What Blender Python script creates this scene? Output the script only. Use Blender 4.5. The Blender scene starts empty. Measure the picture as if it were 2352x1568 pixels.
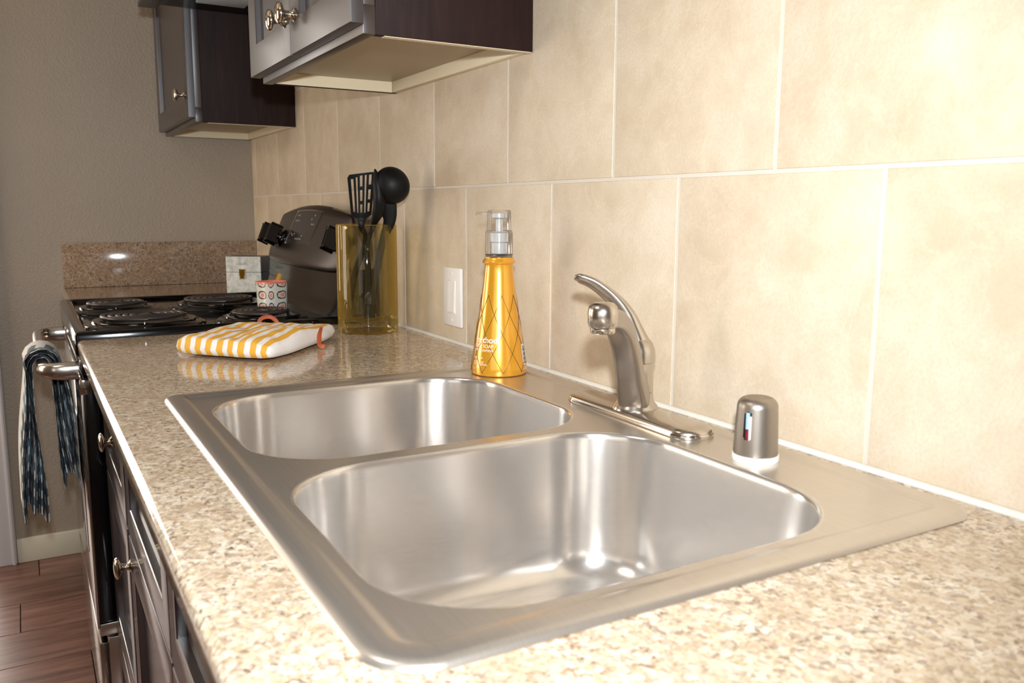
import bpy, bmesh, math, random
from mathutils import Vector, Matrix, noise
random.seed(7)
SC = bpy.context.scene
COL = SC.collection
PI = math.pi

# ---------------------------------------------------------------- camera, light, exposure
CAM = Vector((-0.7552, 0.0, 0.2675))
PITCH, YAW, ROLL, FPX = -0.1526, 0.5197, 0.0052, 1954.97
Fv = Vector((math.sin(YAW)*math.cos(PITCH), math.cos(YAW)*math.cos(PITCH), math.sin(PITCH)))
R0 = Vector((math.cos(YAW), -math.sin(YAW), 0)); U0 = R0.cross(Fv)
Rv = R0*math.cos(ROLL)+U0*math.sin(ROLL); Uv = -R0*math.sin(ROLL)+U0*math.cos(ROLL)
cam = bpy.data.cameras.new('camera'); camo = bpy.data.objects.new('camera', cam); COL.objects.link(camo)
M = Matrix((Rv, Uv, -Fv)).transposed().to_4x4(); M.translation = CAM
camo.matrix_world = M
cam.sensor_width = 36; cam.lens = FPX/2352*36; cam.clip_start = .02
cam.dof.use_dof = True; cam.dof.focus_distance = 1.45; cam.dof.aperture_fstop = 10
SC.camera = camo
SC.view_settings.view_transform = 'Standard'; SC.view_settings.look = 'None'
SC.view_settings.gamma = 1; SC.view_settings.use_curve_mapping = False
SC.view_settings.exposure = 0.0

W = bpy.data.worlds.new('world'); SC.world = W; W.use_nodes = True
W.node_tree.nodes['Background'].inputs[0].default_value = (1.0, .93, .85, 1)
W.node_tree.nodes['Background'].inputs[1].default_value = .2

def lamp(name, kind, loc, power, color, size=.1, size_y=None, aim=None, spread=None):
    l = bpy.data.lights.new(name, kind); o = bpy.data.objects.new(name, l); COL.objects.link(o)
    o.location = loc; l.energy = power; l.color = color
    if kind == 'AREA':
        l.size = size
        if size_y: l.shape = 'RECTANGLE'; l.size_y = size_y
        if spread: l.spread = spread
    else: l.shadow_soft_size = size
    if aim: o.rotation_euler = (Vector(aim)-Vector(loc)).to_track_quat('-Z', 'Y').to_euler()
    return o
fl_ = lamp('camera_flash', 'SPOT', (-.765, -.04, .40), 97, (.88, .94, 1.0), .022, aim=(-.10, 1.55, .20))
fl_.data.spot_size = math.radians(112); fl_.data.spot_blend = 1.
lamp('left_window_light', 'AREA', (-2.38, 2.75, .45), 24, (1, .88, .74), .8, 1.3, aim=(0, 2.75, .45))
lamp('near_window_light', 'AREA', (-2.38, -.6, .45), 6, (1, .97, .94), 1.3, 1.2, aim=(0, -.6, .45))
lamp('ceiling_fill', 'AREA', (-1.4, .9, 1.42), 7, (1, .94, .88), .5, .5, aim=(-1.4, .9, 0))  # added overhead fill, no fixture stands here
lamp('doorway_window_light', 'AREA', (-1.45, 4.55, .25), 34, (1, .93, .86), 1.0, 1.7, aim=(-1.2, 2.0, .2))

# ---------------------------------------------------------------- helpers
def lin(c):
    return tuple(((v/255)/12.92 if v/255 <= .04045 else ((v/255+.055)/1.055)**2.4) for v in c)+(1,)

class NT:
    def __init__(s, name):
        s.m = bpy.data.materials.new(name); s.m.use_nodes = True; s.t = s.m.node_tree
        s.b = s.t.nodes['Principled BSDF']; s.out = s.t.nodes['Material Output']
    def n(s, kind, **kw):
        nd = s.t.nodes.new('ShaderNode'+kind)
        for k, v in kw.items():
            if k.startswith('i_'):
                key = k[2:]; key = int(key) if key.isdigit() else key.replace('_', ' ')
                nd.inputs[key].default_value = v
            else: setattr(nd, k, v)
        return nd
    def l(s, a, b): s.t.links.new(a, b)
    def set(s, **kw):
        for k, v in kw.items(): s.b.inputs[k.replace('_', ' ')].default_value = v
        return s
    def pos(s, scale=(1, 1, 1), rot=(0, 0, 0), obj=False):
        g = s.n('TexCoord').outputs['Object'] if obj else s.n('NewGeometry').outputs['Position']
        mp = s.n('Mapping'); mp.inputs['Scale'].default_value = scale; mp.inputs['Rotation'].default_value = rot
        s.l(g, mp.inputs['Vector']); return mp.outputs[0]
    def ramp(s, fac, stops, interp='LINEAR'):
        r = s.n('ValToRGB'); e = r.color_ramp; e.interpolation = interp
        while len(e.elements) < len(stops): e.elements.new(.5)
        for el, (p, c) in zip(e.elements, stops): el.position = p; el.color = c
        s.l(fac, r.inputs[0]); return r.outputs[0]
    def noise(s, vec, scale, detail=3, rough=.5, dist=0):
        n = s.n('TexNoise'); n.inputs['Scale'].default_value = scale; n.inputs['Detail'].default_value = detail
        n.inputs['Roughness'].default_value = rough; n.inputs['Distortion'].default_value = dist
        s.l(vec, n.inputs['Vector']); return n.outputs[0]
    def mix(s, f, a, b, mode='MIX'):
        m = s.n('Mix', data_type='RGBA', blend_type=mode)
        for sock, v in ((m.inputs[0], f), (m.inputs[6], a), (m.inputs[7], b)):
            if hasattr(v, 'links'): s.l(v, sock)
            else: sock.default_value = v
        return m.outputs[2]
    def math(s, op, a, b=None):
        m = s.n('Math', operation=op)
        for i, v in enumerate((a, b)):
            if v is None: continue
            if hasattr(v, 'links'): s.l(v, m.inputs[i])
            else: m.inputs[i].default_value = v
        return m.outputs[0]
    def bump(s, h, strength=.3, dist=.001):
        b = s.n('Bump'); b.inputs['Strength'].default_value = strength; b.inputs['Distance'].default_value = dist
        s.l(h, b.inputs['Height']); s.l(b.outputs[0], s.b.inputs['Normal'])

def simple(name, rgb, rough=.5, metal=0., coat=0., **kw):
    m = NT(name); m.set(Base_Color=lin(rgb), Roughness=rough, Metallic=metal, Coat_Weight=coat)
    if coat: m.set(Coat_Roughness=.06)
    m.set(**kw); return m.m

def mat_tile():
    m = NT('beige_stone_tile')
    info = m.n('ObjectInfo'); p = m.n('NewGeometry').outputs['Position']
    off = m.n('VectorMath', operation='MULTIPLY_ADD'); m.l(p, off.inputs[0]); off.inputs[1].default_value = (1, 1, 1)
    cb = m.n('CombineXYZ'); r10 = m.math('MULTIPLY', info.outputs['Random'], 20.); 
    for i in range(3): m.l(r10, cb.inputs[i])
    m.l(cb.outputs[0], off.inputs[2]); v = off.outputs[0]
    big = m.noise(v, 5.5, 4, .55, .6); mid = m.noise(v, 13, 7, .6, .3); fine = m.noise(v, 260, 3, .6)
    c = m.ramp(big, [(.3, lin((196, 177, 152))), (.5, lin((206, 189, 164))), (.7, lin((214, 200, 180)))])
    c2 = m.ramp(mid, [(.33, lin((188, 167, 139))), (.52, lin((207, 190, 165))), (.72, lin((220, 207, 188)))])
    c = m.mix(.5, c, c2)
    c = m.mix(m.ramp(fine, [(.35, (.28,)*3+(1,)), (.6, (0, 0, 0, 1))]), c, lin((182, 163, 138)))
    vein = m.noise(v, 4.5, 8, .7, 1.6)
    vm = m.ramp(vein, [(.485, (0, 0, 0, 1)), (.5, (.28,)*3+(1,)), (.515, (0, 0, 0, 1))])
    c = m.mix(vm, c, lin((224, 206, 180)))
    m.l(c, m.b.inputs['Base Color'])
    h = m.mix(.6, mid, fine); m.bump(h, .5, .0014)
    m.set(Roughness=.5, Specular_IOR_Level=.35); return m.m

def mat_granite(name='speckled_granite', dark=0.):
    m = NT(name); p = m.pos()
    n0 = m.noise(p, 24, 3, .6, .8)
    wob = m.n('VectorMath', operation='MULTIPLY_ADD'); nc = m.n('TexNoise'); nc.inputs['Scale'].default_value = 130; m.l(p, nc.inputs['Vector'])
    m.l(nc.outputs['Color'], wob.inputs[0]); wob.inputs[1].default_value = (.006,)*3; m.l(p, wob.inputs[2])
    v1 = m.n('TexVoronoi'); v1.inputs['Scale'].default_value = 190; m.l(wob.outputs[0], v1.inputs['Vector'])
    sx = m.n('SeparateColor'); m.l(v1.outputs['Color'], sx.inputs[0])
    c = m.ramp(sx.outputs[0], [(0, lin((112, 92, 76))), (.10, lin((142, 120, 100))), (.2, lin((184, 164, 140))), (.42, lin((208, 193, 172))),
                               (.62, lin((220, 209, 192))), (.8, lin((190, 168, 134))), (.9, lin((168, 150, 136)))], 'CONSTANT')
    v2 = m.n('TexVoronoi'); v2.inputs['Scale'].default_value = 360; m.l(wob.outputs[0], v2.inputs['Vector'])
    s2 = m.n('SeparateColor'); m.l(v2.outputs['Color'], s2.inputs[0])
    c2 = m.ramp(s2.outputs[1], [(0, lin((98, 82, 70))), (.14, lin((172, 150, 126))), (.4, lin((212, 198, 178))), (.85, lin((228, 218, 204)))], 'CONSTANT')
    c = m.mix(.42, c, c2)
    c = m.mix(m.ramp(n0, [(.38, (.5,)*3+(1,)), (.62, (0, 0, 0, 1))]), c, lin((172, 148, 120)))
    c = m.mix(1., c, ((.62, .55, .51, 1) if dark else (1.04, 1.03, 1.0, 1)), 'MULTIPLY')  # dark: same granite multiplied down, dimness of the far end painted in
    m.l(c, m.b.inputs['Base Color']); m.set(Roughness=.09, Specular_IOR_Level=.55); return m.m

def mat_steel(name, rgb=(190, 182, 172), rough=.27, scale=(60, 1500, 1500), bump=.12, aniso=0, arot=.25, metal=1., tangent=False, coords=False):
    m = NT(name); p = m.pos(scale, obj=coords)
    n = m.noise(p, 1, 2, .5)
    r = m.n('MapRange'); r.inputs[3].default_value = rough-.02; r.inputs[4].default_value = rough+.03; m.l(n, r.inputs[0])
    m.l(r.outputs[0], m.b.inputs['Roughness'])
    c = m.mix(.5, lin(rgb), m.ramp(n, [(.3, lin(tuple(v*.97 for v in rgb))), (.7, lin(tuple(min(255, v*1.04) for v in rgb)))]))
    m.l(c, m.b.inputs['Base Color'])
    m.set(Metallic=metal)
    if bump: m.bump(n, bump, .0004)
    if aniso:
        m.set(Anisotropic=aniso, Anisotropic_Rotation=arot)
        t = m.n('Tangent', direction_type='RADIAL', axis='Z'); m.l(t.outputs[0], m.b.inputs['Tangent'])
    return m.m

def mat_wood(name='espresso_stained_wood', coat=.32):
    m = NT(name); p = m.pos((26, 26, 2.2)); n = m.noise(p, 2.2, 8, .65, .6)
    c = m.ramp(n, [(.3, lin((26, 12, 10))), (.55, lin((38, 20, 17))), (.75, lin((50, 29, 24)))])
    m.l(c, m.b.inputs['Base Color']); m.set(Roughness=.45, Coat_Weight=(1. if coat < .2 else .7), Coat_Roughness=coat, Specular_IOR_Level=.8)
    m.bump(n, .08, .0006); return m.m

def mat_floor():
    m = NT('red_brown_wood_plank'); info = m.n('ObjectInfo')
    p = m.pos((2.5, 22, 22)); add = m.n('VectorMath', operation='ADD'); m.l(p, add.inputs[0])
    cb = m.n('CombineXYZ'); r = m.math('MULTIPLY', info.outputs['Random'], 37.); m.l(r, cb.inputs[0]); m.l(r, cb.inputs[1]); m.l(cb.outputs[0], add.inputs[1])
    n = m.noise(add.outputs[0], 1.6, 7, .6, .7)
    c = m.ramp(n, [(.25, lin((84, 56, 47))), (.5, lin((122, 87, 74))), (.75, lin((150, 112, 96)))])
    tone = m.ramp(info.outputs['Random'], [(0, (.82,)*3+(1,)), (1, (1.1,)*3+(1,))])
    c = m.mix(1., c, tone, 'MULTIPLY'); m.l(c, m.b.inputs['Base Color'])
    m.set(Roughness=.34); m.bump(n, .1, .0008); return m.m

def mat_wall(name, rgb, bump=.5):
    m = NT(name); p = m.pos(); n = m.noise(p, 190, 3, .55); b = m.noise(p, 3, 3)
    c = m.mix(.25, lin(rgb), m.ramp(b, [(.3, lin(tuple(v*.9 for v in rgb))), (.7, lin(tuple(min(255, v*1.06) for v in rgb)))]))
    m.l(c, m.b.inputs['Base Color']); m.set(Roughness=.42); m.bump(n, bump, .003); return m.m

def mat_clear(name, tint, edge, gloss=.05, facing=.25, refl=.7, body=None):
    """thin-walled coloured glass: tinted transparency, deeper where the wall is seen edge-on, plus a clear surface gloss"""
    m = NT(name); t = m.t
    lw = m.n('LayerWeight'); lw.inputs['Blend'].default_value = facing
    c = m.mix(lw.outputs['Facing'], tint, edge)
    tr = m.n('BsdfTransparent'); m.l(c, tr.inputs[0])
    gl = m.n('BsdfGlossy'); gl.inputs['Roughness'].default_value = gloss
    fr = m.n('Fresnel'); fr.inputs['IOR'].default_value = 1.5
    mx = m.n('MixShader'); m.l(m.math('MULTIPLY', fr.outputs[0], refl), mx.inputs[0]); m.l(tr.outputs[0], mx.inputs[1]); m.l(gl.outputs[0], mx.inputs[2])
    res = mx.outputs[0]
    if body:
        ad = m.n('BsdfTranslucent'); ad.inputs[0].default_value = body; df = m.n('BsdfDiffuse'); df.inputs[0].default_value = body
        m2 = m.n('MixShader'); m2.inputs[0].default_value = .5; m.l(ad.outputs[0], m2.inputs[1]); m.l(df.outputs[0], m2.inputs[2])
        m3 = m.n('MixShader'); m.l(m.math('MULTIPLY', m.math('POWER', lw.outputs['Facing'], 1.5), .30), m3.inputs[0]); m.l(res, m3.inputs[1]); m.l(m2.outputs[0], m3.inputs[2]); res = m3.outputs[0]
    m.l(res, m.out.inputs[0]); return m.m

def mat_stripes():
    m = NT('yellow_and_white_striped_cotton'); uv = m.n('UVMap'); s = m.n('SeparateXYZ'); m.l(uv.outputs[0], s.inputs[0])
    w = m.noise(m.pos(), 14, 2)
    u = m.math('ADD', s.outputs[0], m.math('MULTIPLY', m.math('SUBTRACT', w, .5), .02))
    f = m.math('FRACT', m.math('MULTIPLY', u, 9.5))
    st = m.math('GREATER_THAN', f, .46)
    hem = m.math('GREATER_THAN', s.outputs[1], .9)
    hem2 = m.math('GREATER_THAN', s.outputs[0], .985)
    c = m.mix(st, lin((240, 236, 232)), lin((236, 176, 62)))
    c = m.mix(m.math('MAXIMUM', hem, hem2), c, lin((240, 234, 230)))
    m.l(c, m.b.inputs['Base Color']); m.set(Roughness=.85)
    m.bump(m.noise(m.pos(), 900, 2), .3, .0008); return m.m

def mat_plaid():
    m = NT('blue_and_white_plaid_linen'); uv = m.n('UVMap'); s = m.n('SeparateXYZ'); m.l(uv.outputs[0], s.inputs[0])
    a = m.math('GREATER_THAN', m.math('FRACT', m.math('MULTIPLY', s.outputs[1], 26.)), .5)
    b = m.math('GREATER_THAN', m.math('FRACT', m.math('MULTIPLY', s.outputs[0], 2.5)), .42)
    big = m.math('GREATER_THAN', m.math('FRACT', m.math('MULTIPLY', s.outputs[1], 6.5)), .55)
    white = lin((222, 220, 214)); grey = lin((104, 108, 112)); navy = lin((52, 66, 80)); teal = lin((122, 142, 152))
    c1 = m.mix(a, white, grey)
    c2 = m.mix(big, navy, teal)
    c = m.mix(b, c1, c2)
    outer = m.math('GREATER_THAN', s.outputs[0], 4.55)
    c = m.mix(outer, c, white)
    m.l(c, m.b.inputs['Base Color']); m.set(Roughness=.9)
    m.bump(m.noise(m.pos(), 700, 2), .4, .0008); return m.m

def mat_cup():
    m = NT('ring_patterned_glaze'); uv = m.n('UVMap')
    mp = m.n('Mapping'); mp.inputs['Scale'].default_value = (8, 2.5, 1); m.l(uv.outputs[0], mp.inputs[0])
    fr = m.n('VectorMath', operation='FRACTION'); m.l(mp.outputs[0], fr.inputs[0])
    sb = m.n('VectorMath', operation='SUBTRACT'); m.l(fr.outputs[0], sb.inputs[0]); sb.inputs[1].default_value = (.5, .5, 0)
    ln = m.n('VectorMath', operation='LENGTH'); m.l(sb.outputs[0], ln.inputs[0])
    w = m.math('ADD', ln.outputs['Value'], m.math('MULTIPLY', m.math('SUBTRACT', m.noise(m.pos(), 260, 2), .5), .12))
    c = m.ramp(w, [(0, lin((226, 150, 128))), (.14, lin((232, 196, 178))), (.27, lin((50, 58, 58))), (.36, lin((226, 222, 208))), (1, lin((226, 222, 208)))], 'CONSTANT')
    m.l(c, m.b.inputs['Base Color']); m.set(Roughness=.15, Coat_Weight=.5); return m.m

def mat_paperbox():
    m = NT('mottled_grey_card'); n = m.noise(m.pos(), 60, 6, .7)
    m.l(m.ramp(n, [(.35, lin((176, 178, 170))), (.55, lin((214, 212, 202))), (.7, lin((226, 224, 216)))]), m.b.inputs['Base Color'])
    m.set(Roughness=.6); return m.m

TILE = mat_tile(); GRANITE = mat_granite(); GRANITE_SHADED = mat_granite('shaded_speckled_granite', .35)  # second granite is a shaded copy, low light put into its colour
WOOD = mat_wood(); GLOSSW = mat_wood('glossy_espresso_wood', .15); SIDEW = mat_wood('espresso_laminate'); _b = SIDEW.node_tree.nodes['Principled BSDF']; _b.inputs['Coat Weight'].default_value = 0; _b.inputs['Roughness'].default_value = .62; _b.inputs['Specular IOR Level'].default_value = .25
FLOORM = mat_floor(); WALL = mat_wall('textured_taupe_paint', (158, 144, 126))
CEIL = mat_wall('ceiling_paint', (224, 218, 208), .2)
STEEL_DECK = mat_steel('brushed_steel_deck', (208, 200, 190), .30, (600, 12, 20), 0, metal=.88)
STEEL_BASIN = mat_steel('brushed_steel_basin', (222, 217, 211), .21, (60, 60, 2200), .04, .7, coords=True, metal=.89)
STEEL = mat_steel('satin_steel', (188, 180, 170), .15, (900, 60, 900), .04)
NICKEL = simple('brushed_nickel', (204, 196, 186), .22, 1.)
SATIN2 = simple('brushed_nickel_spout', (176, 168, 160), .30, 1.)
SATIN = simple('satin_nickel', (214, 204, 192), .36, .95)
CHROME = simple('chrome', (214, 208, 200), .09, 1.)
KNOBM = simple('polished_nickel_knob', (216, 204, 186), .14, 1.)
BLACKG = simple('black_enamel', (6, 6, 7), .10, 0, .0, Specular_IOR_Level=.4)
BLACKS = simple('black_satin_panel', (9, 9, 10), .3, Specular_IOR_Level=.25)
BLACKP = simple('black_nylon', (9, 9, 10), .5, Specular_IOR_Level=.25)
COIL = simple('burner_coil', (66, 60, 58), .35, .4)
DARKSTEEL = mat_steel('dark_stainless', (112, 104, 100), .3, (900, 60, 900), .03)
GROUT = simple('pale_grout', (206, 196, 182), .8)
CREAM = simple('cream_melamine', (224, 208, 176), .45)
UNDER = simple('cabinet_bottom_board', (160, 142, 112), .38)
WHITE = simple('white_plastic', (236, 232, 226), .3)
WHITEP = simple('white_painted_wood', (206, 202, 200), .4)
CREAMP = simple('cream_painted_wood', (206, 198, 176), .45)
GOLDB = simple('gold_bottle', (232, 166, 42), .24, .45, 1.)
GOLDB.node_tree.nodes['Principled BSDF'].inputs['Coat Roughness'].default_value = .16
INK = simple('dark_line_print', (96, 62, 14), .4)
WINK = simple('white_print', (250, 246, 236), .45)
STRIPE = mat_stripes(); PLAID = mat_plaid(); CUPM = mat_cup(); CARD = mat_paperbox()
BLUECARD = simple('blue_grey_card', (74, 84, 98), .35)
BRASS = simple('brass', (190, 146, 52), .25, 1.)
LEATHER = simple('rust_leather', (176, 84, 46), .5)
PINK = simple('coral_glaze', (222, 130, 108), .2)
CLEARP = mat_clear('clear_plastic', (.96, .96, .96, 1), (.86, .86, .86, 1), .12, .25, .55)
JARG = mat_clear('amber_glass', (.99, .965, .83, 1), (.99, .84, .40, 1), .02, .4, .85, (.95, .66, .14, 1))
CAULK = simple('white_caulk', (226, 220, 208), .5)
DARK = simple('dark_void', (10, 9, 9), .8)
BLUEW = simple('pale_blue_plastic', (150, 176, 190), .3)
REDP = simple('dark_red_plastic', (110, 30, 34), .3)
WINDOWM = NT('daylit_curtain'); WINDOWM.set(Base_Color=lin((240, 236, 228)), Roughness=.9); WINDOWM = WINDOWM.m

WLOC = {}
def world_loc(o):
    return WLOC.get(o.name, Vector(o.location))

def obj(name, bm, mat, parent=None, smooth=40, origin=None, uv=False):
    me = bpy.data.meshes.new(name)
    bmesh.ops.recalc_face_normals(bm, faces=bm.faces)
    vs = [v.co for v in bm.verts]
    if origin is None:
        lo = [min(v[i] for v in vs) for i in range(3)]; hi = [max(v[i] for v in vs) for i in range(3)]
        origin = Vector(((lo[0]+hi[0])/2, (lo[1]+hi[1])/2, lo[2]))
    origin = Vector(origin)
    bmesh.ops.translate(bm, verts=bm.verts, vec=-origin)
    bm.to_mesh(me); bm.free()
    me.materials.append(mat)
    if smooth:
        me.polygons.foreach_set('use_smooth', [True]*len(me.polygons)); me.set_sharp_from_angle(angle=math.radians(smooth))
    o = bpy.data.objects.new(name, me); COL.objects.link(o)
    WLOC[o.name] = origin
    if parent: o.parent = parent; o.location = origin-world_loc(parent)
    else: o.location = origin
    return o

def tag(o, label=None, cat=None, group=None, kind=None):
    for k, v in (('label', label), ('category', cat), ('group', group), ('kind', kind)):
        if v: o[k] = v
    return o

def thing(name, loc, label, cat, group=None):
    o = bpy.data.objects.new(name, None); COL.objects.link(o); o.location = loc; o.empty_display_size = .05
    WLOC[o.name] = Vector(loc)
    return tag(o, label, cat, group)

def copy_tree(o, delta=(0, 0, 0), parent=None):
    c = o.copy(); COL.objects.link(c); WLOC[c.name] = world_loc(o)+Vector(delta)
    if parent: c.parent = parent
    else: c.location = Vector(o.location)+Vector(delta)
    for ch in list(o.children): copy_tree(ch, delta, c)
    return c

def box(bm, x0, x1, y0, y1, z0, z1, bev=0., seg=2):
    r = bmesh.ops.create_cube(bm, size=1.)
    vs = r['verts']
    for v in vs:
        v.co = Vector(((x0+x1)/2+v.co.x*abs(x1-x0), (y0+y1)/2+v.co.y*abs(y1-y0), (z0+z1)/2+v.co.z*abs(z1-z0)))
    if bev:
        es = list({e for v in vs for e in v.link_edges})
        bmesh.ops.bevel(bm, geom=es, offset=bev, segments=seg, affect='EDGES', profile=.5)
    return bm
def B(*a, **k): return box(bmesh.new(), *a, **k)

def loft(bm, loops, cap0=True, cap1=True, closed=True, uvs=None):
    """loops: lists of points, all the same length"""
    rows = [[bm.verts.new(p) for p in lp] for lp in loops]
    n = len(rows[0]); fs = []
    for a, b in zip(rows, rows[1:]):
        for i in range(n if closed else n-1):
            j = (i+1) % n
            fs.append(bm.faces.new((a[i], a[j], b[j], b[i])))
    if cap0 and closed: bm.faces.new(rows[0])
    if cap1 and closed: bm.faces.new(rows[-1][::-1])
    return rows

def lathe(profile, c, n=48, bm=None, cap0=True, cap1=True, sx=1., sy=1.):
    bm = bm or bmesh.new()
    loft(bm, [[(c[0]+r*sx*math.cos(2*PI*i/n), c[1]+r*sy*math.sin(2*PI*i/n), z) for i in range(n)] for r, z in profile], cap0, cap1)
    return bm

def lathe_axis(profile, base, axis, n=28, bm=None, cap1=True):
    """profile (r, distance along axis)"""
    bm = bm or bmesh.new(); ax = Vector(axis).normalized()
    u = ax.orthogonal().normalized(); w = ax.cross(u); base = Vector(base)
    loft(bm, [[base+ax*d+(u*math.cos(2*PI*i/n)+w*math.sin(2*PI*i/n))*r for i in range(n)] for r, d in profile], True, cap1)
    return bm

def sweep(pts, radii, n=12, bm=None, up=(0, 0, 1), flat=None, power=1.):
    """tube along pts; radii floats or (side, up) pairs"""
    bm = bm or bmesh.new(); pts = [Vector(p) for p in pts]; loops = []
    for k, p in enumerate(pts):
        t = (pts[min(k+1, len(pts)-1)]-pts[max(k-1, 0)]).normalized()
        s = t.cross(Vector(up))
        s = s.normalized() if s.length > 1e-4 else Vector((1, 0, 0))
        w = s.cross(t).normalized()
        r = radii[k] if isinstance(radii, list) else radii
        ra, rb = r if hasattr(r, '__len__') else (r, r)
        lp = []
        for i in range(n):
            a = 2*PI*i/n; ca, sa = math.cos(a), math.sin(a)
            if power != 1: ca = math.copysign(abs(ca)**power, ca); sa = math.copysign(abs(sa)**power, sa)
            lp.append(p+s*ca*ra+w*sa*rb)
        loops.append(lp)
    loft(bm, loops); return bm

def smooth_path(pts, k=6):
    """Catmull-Rom"""
    P = [Vector(p) for p in pts]; P = [P[0]*2-P[1]]+P+[P[-1]*2-P[-2]]; out = []
    for i in range(1, len(P)-2):
        a, b, c, d = P[i-1:i+3]
        for j in range(k):
            t = j/k
            out.append(.5*((2*b)+(c-a)*t+(2*a-5*b+4*c-d)*t*t+(-a+3*b-3*c+d)*t**3))
    out.append(P[-2]); return out

def lerp_list(vals, n):
    out = []
    for i in range(n):
        t = i/(n-1)*(len(vals)-1); k = min(int(t), len(vals)-2); f = t-k
        a, b = vals[k], vals[k+1]
        out.append(tuple(x+(y-x)*f for x, y in zip(a, b)) if hasattr(a, '__len__') else a+(b-a)*f)
    return out

def rrect(x0, x1, y0, y1, z, r, n=10):
    """rounded rectangle loop; r = radius or four (x1y1, x0y1, x0y0, x1y0)"""
    rs = r if hasattr(r, '__len__') else (r,)*4; out = []
    for (cx, cy, a0), q in zip(((x1, y1, 0), (x0, y1, 90), (x0, y0, 180), (x1, y0, 270)), rs):
        ccx = cx-q if cx == x1 else cx+q; ccy = cy-q if cy == y1 else cy+q
        for i in range(n+1):
            a = math.radians(a0+90*i/n); out.append(Vector((ccx+q*math.cos(a), ccy+q*math.sin(a), z)))
    return out

# ================================================================ THE SETTING
FL = -.94           # floor height (the counter top is z = 0)
YB = 3.26           # end wall
XL = -2.45          # opposite wall
YN = -1.6           # wall behind the camera
CE = 1.5            # ceiling
# tiled wall
wall = tag(obj('wall_right', B(.004, .12, YN, YB+.1, FL, CE), GROUT), kind='structure')
grout = obj('grout_bed', B(.0012, .004, -.55, YB, .001, 1.257), GROUT, wall)
TW, TH, G = .311, .3135, .0042
def tile(y0, y1, z0, z1):
    bm = bmesh.new()
    X0, b = 0., .0016
    lo = [(.0035, y0, z0), (.0035, y1, z0), (.0035, y1, z1), (.0035, y0, z1)]
    def ring(x, i): return [(x, y0+i, z0+i), (x, y1-i, z0+i), (x, y1-i, z1-i), (x, y0+i, z1-i)]
    loft(bm, [ring(.0035, 0), ring(b, 0), ring(X0+.0003, b*.6), ring(X0, b*1.6)], False, True)
    return obj('tile', bm, TILE, wall, 30)
for row in range(4):
    off = .569 if row % 2 == 0 else .715
    k = -4
    while True:
        y0 = off+k*TW; k += 1
        if y0 > YB: break
        a, b = max(y0, -.55)+G/2, min(y0+TW, YB)-G/2
        if b-a < .02: continue
        tile(a, b, (0.001 if row == 0 else row*TH+G/2), (row+1)*TH-G/2)
# end wall, the other walls, ceiling
tag(obj('wall_back', B(-.935, .1, YB, YB+.12, FL, CE), WALL), kind='structure')
tag(obj('wall_back', B(XL, -1.75, YB, YB+.12, FL, CE), WALL), kind='structure')
tag(obj('wall_back', B(-1.75, -.935, YB, YB+.12, 1.1, CE), WALL), kind='structure')
bm = bmesh.new()
for (a, b, c, d) in ((YN, -1.25, FL, CE), (.05, 2.35, FL, CE), (3.15, YB+.1, FL, CE), (-1.25, .05, FL, -.15), (-1.25, .05, 1.05, CE), (2.35, 3.15, FL, -.2), (2.35, 3.15, 1.1, CE)):
    box(bm, XL-.1, XL, a, b, c, d)
tag(obj('wall_left', bm, WALL), kind='structure')
tag(obj('wall_front', B(XL, .1, YN-.1, YN, FL, CE), WALL), kind='structure')
tag(obj('ceiling', B(XL-.1, .12, YN-.1, YB+.12, CE, CE+.05), CEIL), kind='structure')
for i, (a, b) in enumerate(((2.35, 3.15), (-1.25, .05))):
    w = obj('window_%d' % (i+1), B(XL-.06, XL-.055, a, b, -.15, 1.05), WINDOWM); tag(w, kind='structure')
    bm = bmesh.new()
    for q in ((a, a+.04, -.15, 1.05), (b-.04, b, -.15, 1.05), (a, b, -.15, -.11), (a, b, 1.01, 1.05)): box(bm, XL-.055, XL-.02, *q)
    obj('window_frame', bm, WHITEP, w)
# the doorway in the end wall: casing seen at the left edge of the picture
cas = bmesh.new()
box(cas, -.935, -.848, YB-.018, YB, FL, 1.19, .004); box(cas, -.862, -.852, YB-.024, YB-.016, FL, 1.19, .002)
tag(obj('trim_1', cas, WHITEP), 'white painted door casing at the left edge', kind='structure')
hall = bmesh.new(); box(hall, -2.6, .2, 4.7, 4.8, FL, CE); box(hall, -2.6, -2.5, YB+.12, 4.7, FL, CE); box(hall, .1, .2, YB+.12, 4.7, FL, CE)
tag(obj('wall_hall', hall, WALL), kind='structure')
tag(obj('ceiling_hall', B(-2.6, .2, YB+.12, 4.8, CE, CE+.05), CEIL), kind='structure')
tag(obj('floor_hall', B(-2.6, .2, YB+.0008, 4.8, FL-.05, FL), FLOORM), kind='structure')
bb = bmesh.new(); box(bb, -.847, -.60, YB-.014, YB, FL, -.853, .004)
tag(obj('baseboard_back', bb, CREAMP), kind='structure')
# floor: sub-floor and planks laid across the room
fl = tag(obj('floor', B(XL, .0, YN, YB, FL-.05, FL-.008), DARK), kind='structure')
seams = [3.26, 3.106, 2.899, 2.69, 2.484]
while seams[-1] > YN: seams.append(seams[-1]-.2065)
for i, (yb, ya) in enumerate(zip(seams, seams[1:])):
    x = XL - (.0, .5, .83, .27, .66)[i % 5]
    if i == 0: x = -.785-1.22*2
    while x < -.0:
        a, b = max(x, XL), min(x+1.22, -.05)
        if b-a > .03:
            obj('plank', B(a+.0012, b-.0012, max(ya, YN)+.0012, yb-.0012, FL-.008, FL, bev=.0012, seg=1), FLOORM, fl, 30)
        x += 1.22
# caulk bead where the worktop meets the tiles
bm = sweep([(-.0035, -.5, .0015), (-.0035, 1.93, .0015)], (.0055, .0045), 10)
tag(obj('trim_2', bm, CAULK), 'white caulk bead between tiles and worktop', kind='structure')

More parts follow.
